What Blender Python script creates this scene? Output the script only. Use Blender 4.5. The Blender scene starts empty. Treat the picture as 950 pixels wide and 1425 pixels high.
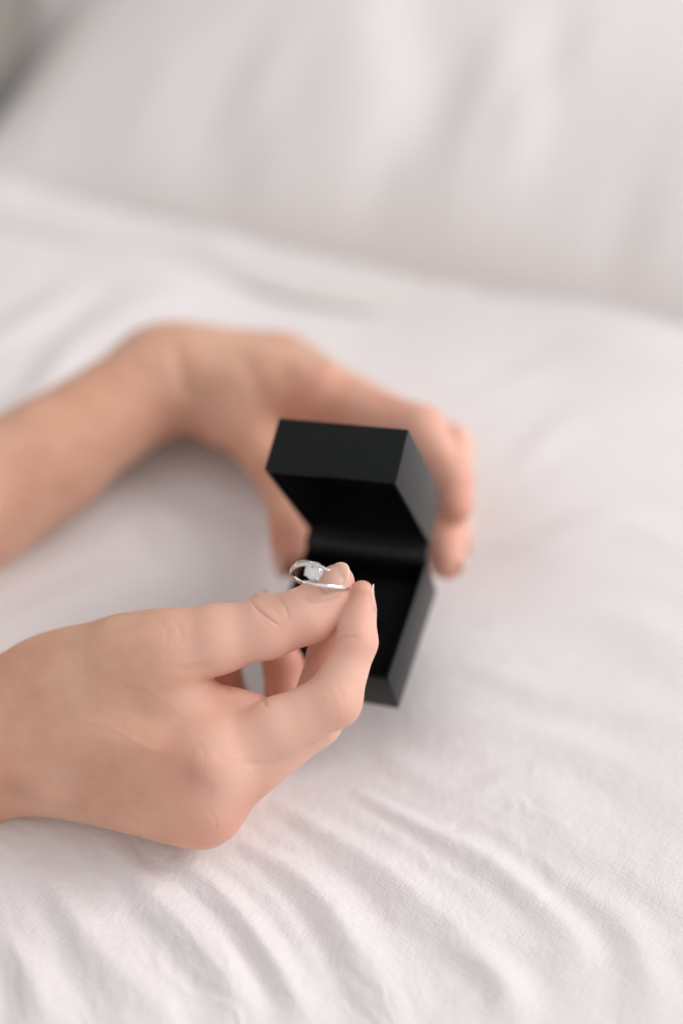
import bpy, bmesh, math, random
import numpy as np
from mathutils import Vector, Matrix

# ------------------------------------------------------------------ camera, world, light
SC = bpy.context.scene
COL = SC.collection
PITCH = math.radians(43.0)
CAM_H = 0.402
FPX, CX, CY = 1979.0, 475.0, 712.5            # photograph pixels
cam = bpy.data.cameras.new('camera')
cam.sensor_fit = 'VERTICAL'; cam.sensor_height = 36.0; cam.sensor_width = 24.0
cam.lens = 50.0
cam.clip_start = 0.02; cam.clip_end = 50
cam.dof.use_dof = True; cam.dof.focus_distance = 0.459; cam.dof.aperture_fstop = 2.0
cam_ob = bpy.data.objects.new('camera', cam); COL.objects.link(cam_ob)
cam_ob.location = (0, 0, CAM_H); cam_ob.rotation_euler = (math.radians(90) - PITCH, 0, 0)
SC.camera = cam_ob

w = bpy.data.worlds.new('World'); SC.world = w; w.use_nodes = True
bg = w.node_tree.nodes['Background']
# a room lit by one window wall on the right: the walls on that side are brighter than the far side
_nt = w.node_tree
_tc = _nt.nodes.new('ShaderNodeTexCoord'); _dot = _nt.nodes.new('ShaderNodeVectorMath'); _dot.operation = 'DOT_PRODUCT'
_dot.inputs[1].default_value = (0.80, 0.10, 0.59)
_mr = _nt.nodes.new('ShaderNodeMapRange'); _mr.interpolation_type = 'SMOOTHSTEP'
_mr.inputs['From Min'].default_value = -1.0; _mr.inputs['From Max'].default_value = 1.0
_mr.inputs['To Min'].default_value = 0.54; _mr.inputs['To Max'].default_value = 0.86
_nt.links.new(_tc.outputs['Generated'], _dot.inputs[0]); _nt.links.new(_dot.outputs['Value'], _mr.inputs['Value'])
_nt.links.new(_mr.outputs['Result'], bg.inputs['Strength'])
bg.inputs['Color'].default_value = (1.0, 0.968, 0.962, 1)

def area(name, loc, target, size, size_y, power, color):
    l = bpy.data.lights.new(name, 'AREA'); l.shape = 'RECTANGLE'
    l.size = size; l.size_y = size_y; l.energy = power; l.color = color
    o = bpy.data.objects.new(name, l); COL.objects.link(o)
    o.location = loc
    o.rotation_euler = (Vector(target) - Vector(loc)).to_track_quat('-Z', 'Y').to_euler()
    return o
area('window_light', (2.15, 0.80, 1.45), (0.05, 0.42, 0.0), 1.3, 1.5, 46, (0.985, 0.985, 1.0))

vs = SC.view_settings
vs.view_transform = 'Standard'; vs.look = 'None'; vs.exposure = 0.04; vs.gamma = 1.0
vs.use_curve_mapping = False
SC.cycles.use_denoising = True
SC.cycles.max_bounces = 12; SC.cycles.transmission_bounces = 12; SC.cycles.glossy_bounces = 6
SC.cycles.sample_clamp_indirect = 4.0
SC.cycles.caustics_reflective = True; SC.cycles.caustics_refractive = True

# ------------------------------------------------------------------ helpers
UPV = np.array([0, math.sin(PITCH), math.cos(PITCH)])
FWD = np.array([0, math.cos(PITCH), -math.sin(PITCH)])
RGT = np.array([1.0, 0, 0])
BASIS = np.stack([RGT, -UPV, FWD])            # rows: X right, Y down, Z forward
def cpt(px, py, d):                           # a place in space (mm, camera axes)
    return np.array([(px - CX) / FPX * d, (py - CY) / FPX * d, d], float)
def to_world(P):                              # mm camera axes -> metres world
    return np.asarray(P) @ BASIS * 0.001 + np.array([0, 0, CAM_H])
def to_pix(P):
    return CX + FPX * P[:, 0] / P[:, 2], CY + FPX * P[:, 1] / P[:, 2]
def tag(o, label=None, cat=None, group=None, kind=None):
    if label: o['label'] = label
    if cat: o['category'] = cat
    if group: o['group'] = group
    if kind: o['kind'] = kind
    return o
def empty(name, loc, label, cat):
    o = bpy.data.objects.new(name, None); COL.objects.link(o); o.location = loc
    o.empty_display_size = 0.02
    return tag(o, label, cat)
def mesh_obj(name, V, Fq, mat, parent=None, smooth=True, label=None, attr=None):
    """V in world metres; the object's origin is put at the middle of its base"""
    V = np.asarray(V, float)
    org = np.array([(V[:, 0].min() + V[:, 0].max()) / 2, (V[:, 1].min() + V[:, 1].max()) / 2, V[:, 2].min()])
    me = bpy.data.meshes.new(name)
    if isinstance(Fq, np.ndarray):
        n = len(Fq); k = Fq.shape[1]
        me.vertices.add(len(V)); me.vertices.foreach_set('co', (V - org).astype(np.float32).ravel())
        me.loops.add(n * k); me.loops.foreach_set('vertex_index', Fq.astype(np.int32).ravel())
        me.polygons.add(n)
        me.polygons.foreach_set('loop_start', (np.arange(n) * k).astype(np.int32))
        me.update(calc_edges=True); me.validate()
    else:
        me.from_pydata((V - org).tolist(), [], Fq)
    if smooth: me.polygons.foreach_set('use_smooth', [True] * len(me.polygons))
    if attr:
        for nm, arr in attr.items():
            a = me.attributes.new(nm, 'FLOAT', 'POINT'); a.data.foreach_set('value', arr.astype(np.float32))
    if mat: me.materials.append(mat)
    o = bpy.data.objects.new(name, me); COL.objects.link(o)
    o.location = org
    if parent:
        o.parent = parent
        pw = Vector((0, 0, 0)); q = parent
        while q: pw += q.location; q = q.parent
        o.location = Vector(org) - pw
    if label: o['label'] = label
    return o

# ------------------------------------------------------------------ materials
def newmat(name):
    m = bpy.data.materials.new(name); m.use_nodes = True
    nt = m.node_tree; b = nt.nodes['Principled BSDF']
    return m, nt, b
def node(nt, t, **kw):
    n = nt.nodes.new(t)
    for k, v in kw.items():
        if k in n.inputs: n.inputs[k].default_value = v
        else: setattr(n, k, v)
    return n
def ramp(nt, pts):
    r = nt.nodes.new('ShaderNodeValToRGB'); e = r.color_ramp.elements
    e[0].position, e[0].color = pts[0][0], (*pts[0][1], 1)
    e[1].position, e[1].color = pts[-1][0], (*pts[-1][1], 1)
    for p, c in pts[1:-1]:
        x = e.new(p); x.color = (*c, 1)
    return r

def skin_material():
    m, nt, b = newmat('skin'); L = nt.links.new
    tc = node(nt, 'ShaderNodeTexCoord')
    n1 = node(nt, 'ShaderNodeTexNoise', Scale=38.0, Detail=7.0, Roughness=0.62)
    L(tc.outputs['Object'], n1.inputs['Vector'])
    r1 = ramp(nt, [(0.30, (0.61, 0.345, 0.24)), (0.50, (0.69, 0.41, 0.295)), (0.70, (0.75, 0.475, 0.355))])
    L(n1.outputs['Fac'], r1.inputs['Fac'])
    nb = node(nt, 'ShaderNodeTexNoise', Scale=17.0, Detail=3.0); L(tc.outputs['Object'], nb.inputs['Vector'])
    rb = ramp(nt, [(0.36, (0.97, 0.88, 0.84)), (0.50, (1, 1, 1)), (0.66, (0.97, 0.99, 0.93))]); L(nb.outputs['Fac'], rb.inputs['Fac'])
    mb = node(nt, 'ShaderNodeMix', data_type='RGBA', blend_type='MULTIPLY'); mb.inputs[0].default_value = 1.0
    pa = node(nt, 'ShaderNodeAttribute', attribute_name='pale')
    mp_ = node(nt, 'ShaderNodeMix', data_type='RGBA'); mp_.inputs[7].default_value = (0.81, 0.52, 0.415, 1)
    L(pa.outputs['Fac'], mp_.inputs[0]); L(r1.outputs['Color'], mp_.inputs[6]); L(mp_.outputs[2], mb.inputs[6]); L(rb.outputs['Color'], mb.inputs[7])
    fl = node(nt, 'ShaderNodeAttribute', attribute_name='red_tone')
    mx = node(nt, 'ShaderNodeMix', data_type='RGBA'); mx.inputs[7].default_value = (0.60, 0.215, 0.15, 1)
    L(fl.outputs['Fac'], mx.inputs[0]); L(mb.outputs[2], mx.inputs[6])
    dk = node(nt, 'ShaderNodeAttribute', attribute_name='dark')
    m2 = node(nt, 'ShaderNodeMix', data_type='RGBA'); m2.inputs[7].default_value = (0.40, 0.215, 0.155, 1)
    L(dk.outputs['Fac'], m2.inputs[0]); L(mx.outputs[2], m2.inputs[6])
    # freckle specks
    vo = node(nt, 'ShaderNodeTexVoronoi', Scale=70.0); L(tc.outputs['Object'], vo.inputs['Vector'])
    rr = ramp(nt, [(0.03, (1, 1, 1)), (0.10, (0, 0, 0))]); L(vo.outputs['Distance'], rr.inputs['Fac'])
    n3 = node(nt, 'ShaderNodeTexNoise', Scale=31.0); L(tc.outputs['Object'], n3.inputs['Vector'])
    r3 = ramp(nt, [(0.58, (0, 0, 0)), (0.66, (0.5, 0.5, 0.5))]); L(n3.outputs['Fac'], r3.inputs['Fac'])
    mm = node(nt, 'ShaderNodeMath', operation='MULTIPLY'); L(rr.outputs['Color'], mm.inputs[0]); L(r3.outputs['Color'], mm.inputs[1])
    m3 = node(nt, 'ShaderNodeMix', data_type='RGBA'); m3.inputs[7].default_value = (0.36, 0.17, 0.11, 1)
    L(mm.outputs[0], m3.inputs[0]); L(m2.outputs[2], m3.inputs[6])
    L(m3.outputs[2], b.inputs['Base Color'])
    b.inputs['Roughness'].default_value = 0.46
    b.inputs['Specular IOR Level'].default_value = 0.42
    b.subsurface_method = 'RANDOM_WALK' if hasattr(b, 'subsurface_method') else None
    b.inputs['Subsurface Weight'].default_value = 0.6
    b.inputs['Subsurface Radius'].default_value = (1.0, 0.32, 0.18)
    b.inputs['Subsurface Scale'].default_value = 0.0034
    # pores and fine skin lines
    v2 = node(nt, 'ShaderNodeTexVoronoi', Scale=1100.0, feature='DISTANCE_TO_EDGE'); L(tc.outputs['Object'], v2.inputs['Vector'])
    r4 = ramp(nt, [(0.0, (0, 0, 0)), (0.12, (1, 1, 1))]); L(v2.outputs['Distance'], r4.inputs['Fac'])
    n5 = node(nt, 'ShaderNodeTexNoise', Scale=420.0, Detail=3.0); L(tc.outputs['Object'], n5.inputs['Vector'])
    ad = node(nt, 'ShaderNodeMath', operation='MULTIPLY_ADD'); ad.inputs[1].default_value = 0.35
    L(r4.outputs['Color'], ad.inputs[0]); L(n5.outputs['Fac'], ad.inputs[2])
    bp = node(nt, 'ShaderNodeBump', Strength=0.55, Distance=0.00022)
    L(ad.outputs[0], bp.inputs['Height']); L(bp.outputs['Normal'], b.inputs['Normal'])
    return m
SKIN = skin_material()

def nail_material():
    m, nt, b = newmat('nail'); L = nt.links.new
    a = node(nt, 'ShaderNodeAttribute', attribute_name='along')
    r = ramp(nt, [(0.0, (0.78, 0.50, 0.43)), (0.10, (0.66, 0.36, 0.29)), (0.87, (0.74, 0.45, 0.37)),
                  (0.94, (0.78, 0.56, 0.45)), (1.0, (0.80, 0.64, 0.52))])
    L(a.outputs['Fac'], r.inputs['Fac']); L(r.outputs['Color'], b.inputs['Base Color'])
    b.inputs['Roughness'].default_value = 0.30
    b.inputs['Subsurface Weight'].default_value = 0.4
    b.inputs['Subsurface Radius'].default_value = (1.0, 0.4, 0.25)
    b.inputs['Subsurface Scale'].default_value = 0.0015
    return m
NAIL = nail_material()

def cloth_material(name, col, col2, weave=3400.0, bump=0.7, big=4.0):
    m, nt, b = newmat(name); L = nt.links.new
    tc = node(nt, 'ShaderNodeTexCoord')
    n1 = node(nt, 'ShaderNodeTexNoise', Scale=big, Detail=3.0); L(tc.outputs['Object'], n1.inputs['Vector'])
    r = ramp(nt, [(0.35, col2), (0.65, col)]); L(n1.outputs['Fac'], r.inputs['Fac'])
    L(r.outputs['Color'], b.inputs['Base Color'])
    b.inputs['Roughness'].default_value = 0.85
    b.inputs['Specular IOR Level'].default_value = 0.2
    b.inputs['Sheen Weight'].default_value = 0.12; b.inputs['Sheen Roughness'].default_value = 0.5
    # weave: two crossed thread waves, disturbed
    mp = node(nt, 'ShaderNodeMapping'); mp.inputs['Rotation'].default_value = (0, 0, 0.62); L(tc.outputs['Object'], mp.inputs['Vector'])
    th = []
    for sc in ((2300, 230, 300), (230, 2300, 300)):
        mq = node(nt, 'ShaderNodeMapping'); mq.inputs['Scale'].default_value = sc; L(mp.outputs['Vector'], mq.inputs['Vector'])
        nn = node(nt, 'ShaderNodeTexNoise', Scale=1.0, Detail=2.0); L(mq.outputs['Vector'], nn.inputs['Vector']); th.append(nn)
    mx = node(nt, 'ShaderNodeMath', operation='ADD'); L(th[0].outputs['Fac'], mx.inputs[0]); L(th[1].outputs['Fac'], mx.inputs[1])
    n2 = node(nt, 'ShaderNodeTexNoise', Scale=420.0, Detail=4.0, Roughness=0.6); L(tc.outputs['Object'], n2.inputs['Vector'])
    ma = node(nt, 'ShaderNodeMath', operation='MULTIPLY_ADD'); ma.inputs[1].default_value = 1.2
    L(n2.outputs['Fac'], ma.inputs[0]); L(mx.outputs[0], ma.inputs[2])
    bp = node(nt, 'ShaderNodeBump', Strength=bump, Distance=0.0003); L(ma.outputs[0], bp.inputs['Height'])
    L(bp.outputs['Normal'], b.inputs['Normal'])
    return m
DUVET = cloth_material('white_cotton', (0.79, 0.76, 0.762), (0.77, 0.732, 0.735))
PILLOW = cloth_material('pillow_cotton', (0.82, 0.79, 0.78), (0.80, 0.76, 0.75))

def black_paper():
    m, nt, b = newmat('black_leatherette'); L = nt.links.new
    tc = node(nt, 'ShaderNodeTexCoord')
    n = node(nt, 'ShaderNodeTexNoise', Scale=750.0, Detail=3.0); L(tc.outputs['Object'], n.inputs['Vector'])
    n2 = node(nt, 'ShaderNodeTexNoise', Scale=60.0, Detail=4.0); L(tc.outputs['Object'], n2.inputs['Vector'])
    r = ramp(nt, [(0.3, (0.0030, 0.0036, 0.0035)), (0.7, (0.0048, 0.0056, 0.0055))]); L(n2.outputs['Fac'], r.inputs['Fac'])
    v = node(nt, 'ShaderNodeTexVoronoi', Scale=130.0); L(tc.outputs['Object'], v.inputs['Vector'])
    vr = ramp(nt, [(0.035, (1, 1, 1)), (0.06, (0, 0, 0))]); L(v.outputs['Distance'], vr.inputs['Fac'])
    vn = node(nt, 'ShaderNodeTexNoise', Scale=47.0); L(tc.outputs['Object'], vn.inputs['Vector'])
    vm = ramp(nt, [(0.60, (0, 0, 0)), (0.64, (1, 1, 1))]); L(vn.outputs['Fac'], vm.inputs['Fac'])
    mu = node(nt, 'ShaderNodeMath', operation='MULTIPLY'); L(vr.outputs['Color'], mu.inputs[0]); L(vm.outputs['Color'], mu.inputs[1])
    mi = node(nt, 'ShaderNodeMix', data_type='RGBA'); mi.inputs[7].default_value = (0.06, 0.06, 0.055, 1)
    L(mu.outputs[0], mi.inputs[0]); L(r.outputs['Color'], mi.inputs[6]); L(mi.outputs[2], b.inputs['Base Color'])
    rr = ramp(nt, [(0.3, (0.27,) * 3), (0.7, (0.34,) * 3)]); L(n2.outputs['Fac'], rr.inputs['Fac'])
    L(rr.outputs['Color'], b.inputs['Roughness'])
    b.inputs['Specular IOR Level'].default_value = 0.5; b.inputs['Specular Tint'].default_value = (0.38, 0.42, 0.42, 1)
    bp = node(nt, 'ShaderNodeBump', Strength=0.6, Distance=0.0001); L(n.outputs['Fac'], bp.inputs['Height'])
    L(bp.outputs['Normal'], b.inputs['Normal'])
    return m
BLACK = black_paper()
def velvet(name, c, rough=0.95):
    m, nt, b = newmat(name); L = nt.links.new
    tc = node(nt, 'ShaderNodeTexCoord')
    n = node(nt, 'ShaderNodeTexNoise', Scale=1800.0, Detail=2.0); L(tc.outputs['Object'], n.inputs['Vector'])
    r = ramp(nt, [(0.3, tuple(x * 0.7 for x in c)), (0.7, c)]); L(n.outputs['Fac'], r.inputs['Fac'])
    L(r.outputs['Color'], b.inputs['Base Color'])
    b.inputs['Roughness'].default_value = rough; b.inputs['Specular IOR Level'].default_value = 0.12
    bp = node(nt, 'ShaderNodeBump', Strength=0.5, Distance=0.0002); L(n.outputs['Fac'], bp.inputs['Height'])
    L(bp.outputs['Normal'], b.inputs['Normal'])
    return m
VELVET = velvet('black_velvet', (0.0060, 0.0064, 0.0064))
HINGEM = velvet('black_hinge_cloth', (0.012, 0.013, 0.0135), 0.55); HINGEM.node_tree.nodes['Principled BSDF'].inputs['Specular IOR Level'].default_value = 0.4

SILVER, nt_, b_ = newmat('white_gold')
b_.inputs['Metallic'].default_value = 1.0; b_.inputs['Base Color'].default_value = (0.86, 0.84, 0.83, 1)
_n = node(nt_, 'ShaderNodeTexNoise', Scale=500.0, Detail=2.0); _r = ramp(nt_, [(0.3, (0.10,) * 3), (0.7, (0.17,) * 3)])
nt_.links.new(_n.outputs['Fac'], _r.inputs['Fac']); nt_.links.new(_r.outputs['Color'], b_.inputs['Roughness'])
GEM, nt_, b_ = newmat('cut_crystal')
b_.inputs['Transmission Weight'].default_value = 1.0; b_.inputs['Roughness'].default_value = 0.0
b_.inputs['IOR'].default_value = 2.42; b_.inputs['Base Color'].default_value = (0.72, 0.71, 0.73, 1)
WALL, nt_, b_ = newmat('grey_beige_plaster')
_n = node(nt_, 'ShaderNodeTexNoise', Scale=6.0, Detail=4.0); _r = ramp(nt_, [(0.3, (0.40, 0.375, 0.33)), (0.7, (0.47, 0.44, 0.40))])
nt_.links.new(_n.outputs['Fac'], _r.inputs['Fac']); nt_.links.new(_r.outputs['Color'], b_.inputs['Base Color'])
b_.inputs['Roughness'].default_value = 0.9

# ------------------------------------------------------------------ the bed: duvet
def seg_dist(px, py, poly):
    """distance to a polyline and the fraction along it"""
    best = np.full(px.shape, 1e9); tt = np.zeros(px.shape)
    P = np.array(poly, float); ln = np.hypot(*np.diff(P, axis=0).T); cum = np.concatenate([[0], np.cumsum(ln)])
    for i in range(len(P) - 1):
        a, b = P[i], P[i + 1]; d = b - a
        t = np.clip(((px - a[0]) * d[0] + (py - a[1]) * d[1]) / (d @ d), 0, 1)
        q = np.hypot(px - a[0] - t * d[0], py - a[1] - t * d[1])
        m = q < best; best[m] = q[m]; tt[m] = ((cum[i] + t * ln[i]) / cum[-1])[m]
    return best, tt
def spline(pts, n=10):
    P = np.array(pts, float); out = []
    Q = np.vstack([2 * P[0] - P[1], P, 2 * P[-1] - P[-2]])
    for i in range(1, len(Q) - 2):
        for k in range(n):
            t = k / n
            out.append(0.5 * ((2 * Q[i]) + (-Q[i - 1] + Q[i + 1]) * t + (2 * Q[i - 1] - 5 * Q[i] + 4 * Q[i + 1] - Q[i + 2]) * t * t
                              + (-Q[i - 1] + 3 * Q[i] - 3 * Q[i + 1] + Q[i + 2]) * t ** 3))
    out.append(P[-1]); return np.array(out)
def vnoise(x, y, seed):
    rng = np.random.RandomState(seed); T = rng.rand(256, 256)
    xi = np.floor(x).astype(int); yi = np.floor(y).astype(int); fx = x - xi; fy = y - yi
    fx = fx * fx * (3 - 2 * fx); fy = fy * fy * (3 - 2 * fy)
    g = lambda i, j: T[i % 256, j % 256]
    return (g(xi, yi) * (1 - fx) + g(xi + 1, yi) * fx) * (1 - fy) + (g(xi, yi + 1) * (1 - fx) + g(xi + 1, yi + 1) * fx) * fy - 0.5
def bed_xy(px, py):                            # mm on the bed plane seen at a photograph pixel
    t = (py - CY) / FPX; s = (px - CX) / FPX
    d = CAM_H * 1000 / (math.sin(PITCH) + t * math.cos(PITCH))
    return np.array([s * d, d * (math.cos(PITCH) - t * math.sin(PITCH))])
# folds of the duvet: polyline, half width mm, height mm
FOLDS = [
    ([(150, 1150), (215, 1240), (290, 1340), (350, 1440)], 5.0, 3.0),
    ([(230, 1185), (320, 1270), (400, 1350), (450, 1440)], 4.5, 2.6),
    ([(60, 1170), (110, 1260), (190, 1350), (250, 1450)], 6.0, 2.4),
    ([(-20, 1290), (40, 1350), (90, 1440)], 6.0, 2.4),
    ([(330, 1180), (430, 1235), (500, 1290), (545, 1370), (560, 1440)], 5.0, 3.2),
    ([(370, 1100), (480, 1180), (570, 1230), (650, 1300), (700, 1400)], 5.5, 2.4),
    ([(480, 1085), (600, 1140), (690, 1190), (760, 1250), (800, 1330)], 4.5, 2.4),
    ([(520, 1020), (650, 1075), (790, 1140), (900, 1230), (960, 1300)], 8.0, 2.0),
    ([(560, 985), (700, 1010), (830, 1060), (960, 1130)], 7.5, 1.8),
    ([(620, 920), (750, 940), (860, 975), (980, 1040)], 8.0, 1.7),
    ([(640, 850), (760, 850), (880, 880), (990, 930)], 7.0, 1.8),
    ([(690, 740), (800, 735), (900, 745), (1000, 770)], 8.0, 2.0),
    ([(690, 640), (790, 600), (900, 590), (1000, 600)], 9.0, 2.0),
    ([(640, 560), (760, 520), (880, 505), (1000, 500)], 9.0, 2.2),
    ([(-40, 600), (60, 540), (170, 450), (260, 400)], 10.0, 3.0),
    ([(-40, 500), (40, 450), (140, 410)], 9.0, 3.0),
    ([(200, 700), (260, 730), (330, 790)], 9.0, 2.0),
    ([(-20, 860), (80, 820), (200, 800), (330, 800)], 9.0, 2.0),
    ([(600, 1290), (680, 1340), (740, 1430)], 5.0, 1.8),
    ([(760, 1180), (850, 1260), (900, 1360), (930, 1450)], 6.0, 2.2),
]
def bed_height(x, y):                          # mm -> mm
    z = np.zeros_like(x)
    wx = x + 14 * vnoise(x / 38, y / 38, 5); wy = y + 14 * vnoise(x / 38 + 9, y / 38, 6)
    for pts, hw, h in FOLDS:
        pl = spline([bed_xy(*p) for p in pts], 6)
        m = (wx > pl[:, 0].min() - 5 * hw) & (wx < pl[:, 0].max() + 5 * hw) & (wy > pl[:, 1].min() - 5 * hw) & (wy < pl[:, 1].max() + 5 * hw)
        if not m.any(): continue
        h = h * (0.55 if pts[-1][0] > 880 else 0.9)
        d, t = seg_dist(wx[m], wy[m], pl)
        env = np.clip(np.sin(np.pi * np.clip(t, 0.0, 1)), 0, 1) ** 0.7
        u = d / (hw * 1.1 * (0.55 + 0.75 * t))
        z[m] += 1.1 * h * env * (np.exp(-np.abs(u) ** 1.7) - 0.35 * np.exp(-(u - 1.7) ** 2 * 1.5))
    z += 7.0 * vnoise(x / 120, y / 120, 1) + 2.4 * vnoise(x / 45, y / 60, 2)
    # fine directional creases that fan out from the hands
    ang = np.arctan2(y - 330, x + 170); rad = np.hypot(x + 170, y - 330)
    wob = 0.10 * vnoise(x / 30, y / 30, 7) + 0.03 * vnoise(x / 9, y / 9, 8)
    fan = vnoise((ang + wob) * 26, rad / 75, 11) + 0.55 * vnoise((ang + wob) * 55, rad / 40, 12)
    z += 0.85 * fan * np.clip(1.2 - rad / 500, 0.25, 1) * (0.35 + 0.65 / (1 + np.exp((y - 300) / 14)))
    near = 1 / (1 + np.exp((y - 330) / 25))
    w2 = 0.05 * vnoise(x / 14, y / 14, 21) + 0.02 * vnoise(x / 5, y / 5, 22)
    for f, rs, am, sd in ((34, 36, 0.45, 23), (70, 22, 0.18, 24), (120, 14, 0.09, 25)):
        n_ = vnoise((ang + wob + w2) * f, rad / rs, sd)
        z += am * near * np.maximum(0, 0.22 - np.abs(n_)) / 0.22 * np.clip(vnoise(x / 30 + sd, y / 30, 26) * 3 + 0.5, 0, 1)
    z += 0.16 * vnoise(x / 7.5 + 2 * vnoise(x / 20, y / 20, 31), y / 7.5, 13) * np.clip(vnoise(x / 40, y / 40, 14) * 3 + 0.6, 0.1, 1)
    z += 0.07 * vnoise(x / 2.6, y / 2.6, 15)
    hem = y - (599 - 0.384 * (x - 20)); z += 13 / (1 + np.exp(-(hem + 30) / 16)) / (1 + np.exp(-(x - 40) / 25))
    # weight of the hands and the box pressing in
    for px, py, s, h in ((290, 1168, 26, -1.0), (400, 975, 32, -8.0), (10, 1120, 45, -3), (500, 985, 28, -5), (-40, 760, 60, -8), (620, 760, 40, -7)):
        c = bed_xy(px, py); z += h * np.exp(-((x - c[0]) ** 2 + (y - c[1]) ** 2) / s ** 2)
    return z
def make_duvet():
    nx, ny = 760, 860
    u = np.linspace(-1, 1, nx); v = np.linspace(0, 1, ny)
    xs = 150 * u + 750 * np.sign(u) * np.abs(u) ** 4
    ys = -120 + 620 * v + 900 * v ** 4 + 0
    X, Y = np.meshgrid(xs, ys)
    Z = bed_height(X, Y)
    V = np.stack([X, Y, Z], -1).reshape(-1, 3) * 0.001
    i = np.arange(ny - 1)[:, None] * nx + np.arange(nx - 1)[None]
    Fq = np.stack([i, i + 1, i + nx + 1, i + nx], -1).reshape(-1, 4)
    o = mesh_obj('duvet', V, Fq, DUVET)
    tag(o, 'white cotton duvet, rumpled into soft diagonal folds, spread over the bed', 'duvet')
make_duvet()

# ------------------------------------------------------------------ pillow, wall behind
def make_pillow():
    nx, ny = 420, 300
    u = np.linspace(-1, 1, nx); v = np.linspace(-1, 1, ny)
    U, W = np.meshgrid(u, v)
    def prof(a): return np.clip(1 - np.abs(a) ** 2.6, 0, 1)
    H = (prof(U) * prof(W)) ** 0.55
    hw, hd = 400.0, 250.0
    x = U * hw; y = W * hd
    # gathered folds running up from the near seam
    fold = 7 * vnoise(x / 42 + 1.2 * vnoise(x / 90, y / 90, 41), y / 190 + 3, 42) * np.clip(1.1 - (W + 1) * 0.35, 0.3, 1)
    fold += 12 * vnoise(x / 120 + 7, y / 120, 43) + 5 * vnoise(x / 20, y / 60, 44) * np.exp(-((W + 0.85) / 0.35) ** 2)
    zt = 70 * H + fold * np.clip(H * 1.2, 0, 1)
    zb = -38 * H
    # the near edge is a flat hem (flange), slightly lifted
    A = math.radians(-21); ca, sa = math.cos(A), math.sin(A)
    tilt = math.radians(11)
    def place(x, y, z):
        y2 = (y + hd) * math.cos(tilt) - z * math.sin(tilt) * 0.6; z2 = (y + hd) * math.sin(tilt) + z * math.cos(tilt)
        X = x * ca - y2 * sa; Y = x * sa + y2 * ca
        return np.stack([X + 20 + 150 * ca, Y + 599 + 150 * sa, z2 + 4], -1)
    T = place(x, y, zt).reshape(-1, 3); Bm = place(x, y, zb).reshape(-1, 3)
    i = (np.arange(ny - 1)[:, None] * nx + np.arange(nx - 1)[None])
    f1 = np.stack([i, i + 1, i + nx + 1, i + nx], -1).reshape(-1, 4)
    f2 = f1[:, ::-1] + nx * ny
    root = empty('pillow', (0.02, 0.85, 0.0), 'plump white pillow, out of focus, with gathered folds along its near seam', 'pillow')
    mesh_obj('cushion', np.vstack([T, Bm]) * 0.001, np.vstack([f1, f2]), PILLOW, root)
    # flange: a flat hem round the near edge
    n = 300; t = np.linspace(-1, 1, n); rows = []
    for k, (off, dz) in enumerate(((6, 5), (-4, 6.5), (-15, 5), (-25, 2), (-28, 0), (-26, -2), (-15, 0), (-4, 0), (6, 0))):
        xx = t * (hw + 18); yy = -hd + off + 5 * vnoise(t * 9, t * 0 + 2, 51)
        fade = 1 - 0.85 / (1 + np.exp(-(t + 0.22) / 0.05)); yy = -hd + 6 + (off - 6) * fade + 5 * vnoise(t * 9, t * 0 + 2, 51) * fade
        zz = dz * fade + 5 * fade * vnoise(t * 16, t * 0 + k * 0.15, 52) * (1 if off < 0 else 0.3)
        rows.append(place(xx, yy, zz))
    R = np.array(rows); m = len(rows); V = R.reshape(-1, 3) * 0.001
    i = np.arange(m - 1)[:, None] * n + np.arange(n - 1)[None]
    mesh_obj('hem', V, np.stack([i, i + n, i + n + 1, i + 1], -1).reshape(-1, 4), PILLOW, root)
make_pillow()
def make_cushion():  # assumed soft shape, put in for the dark blurred corner
    n, m = 90, 60; V = []
    for i in range(m):
        a = -math.pi / 2 + math.pi * i / (m - 1)
        for j in range(n):
            b = math.tau * j / n; f = lambda q, e: math.copysign(abs(q) ** e, q)
            x = 105 * f(math.cos(b), 0.6) * math.cos(a) ** 0.6; y = 120 * f(math.sin(b), 0.6) * math.cos(a) ** 0.6
            V.append((x, y, 52 * math.sin(a)))
    V = np.array(V); V[:, 2] += 5 * vnoise(V[:, 0] / 30 + 5, V[:, 1] / 30, 71)
    V += np.array([-288, 815, 50])
    i = np.arange(m - 1)[:, None] * n + np.arange(n)[None]; k = np.arange(m - 1)[:, None] * n + (np.arange(n)[None] + 1) % n
    o = mesh_obj('cushion', V * 0.001, np.stack([i, k, k + n, i + n], -1).reshape(-1, 4), OLIVE)
    tag(o, 'olive grey soft shape in the top left corner, a dark blur beside the pillow', 'cushion')
OLIVE = cloth_material('olive_cloth', (0.25, 0.235, 0.205), (0.21, 0.20, 0.175))
make_cushion()
def make_wall():
    n = 40; X, Z = np.meshgrid(np.linspace(-3, 3, n), np.linspace(-0.5, 2.5, n))
    V = np.stack([X, 1.62 + 0.002 * vnoise(X * 9, Z * 9, 61), Z], -1).reshape(-1, 3)
    i = np.arange(n - 1)[:, None] * n + np.arange(n - 1)[None]
    o = mesh_obj('wall', V, np.stack([i, i + 1, i + n + 1, i + n], -1).reshape(-1, 4), WALL)
    tag(o, 'grey beige wall, far out of focus behind the pillow', None, None, 'structure')
make_wall()

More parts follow.
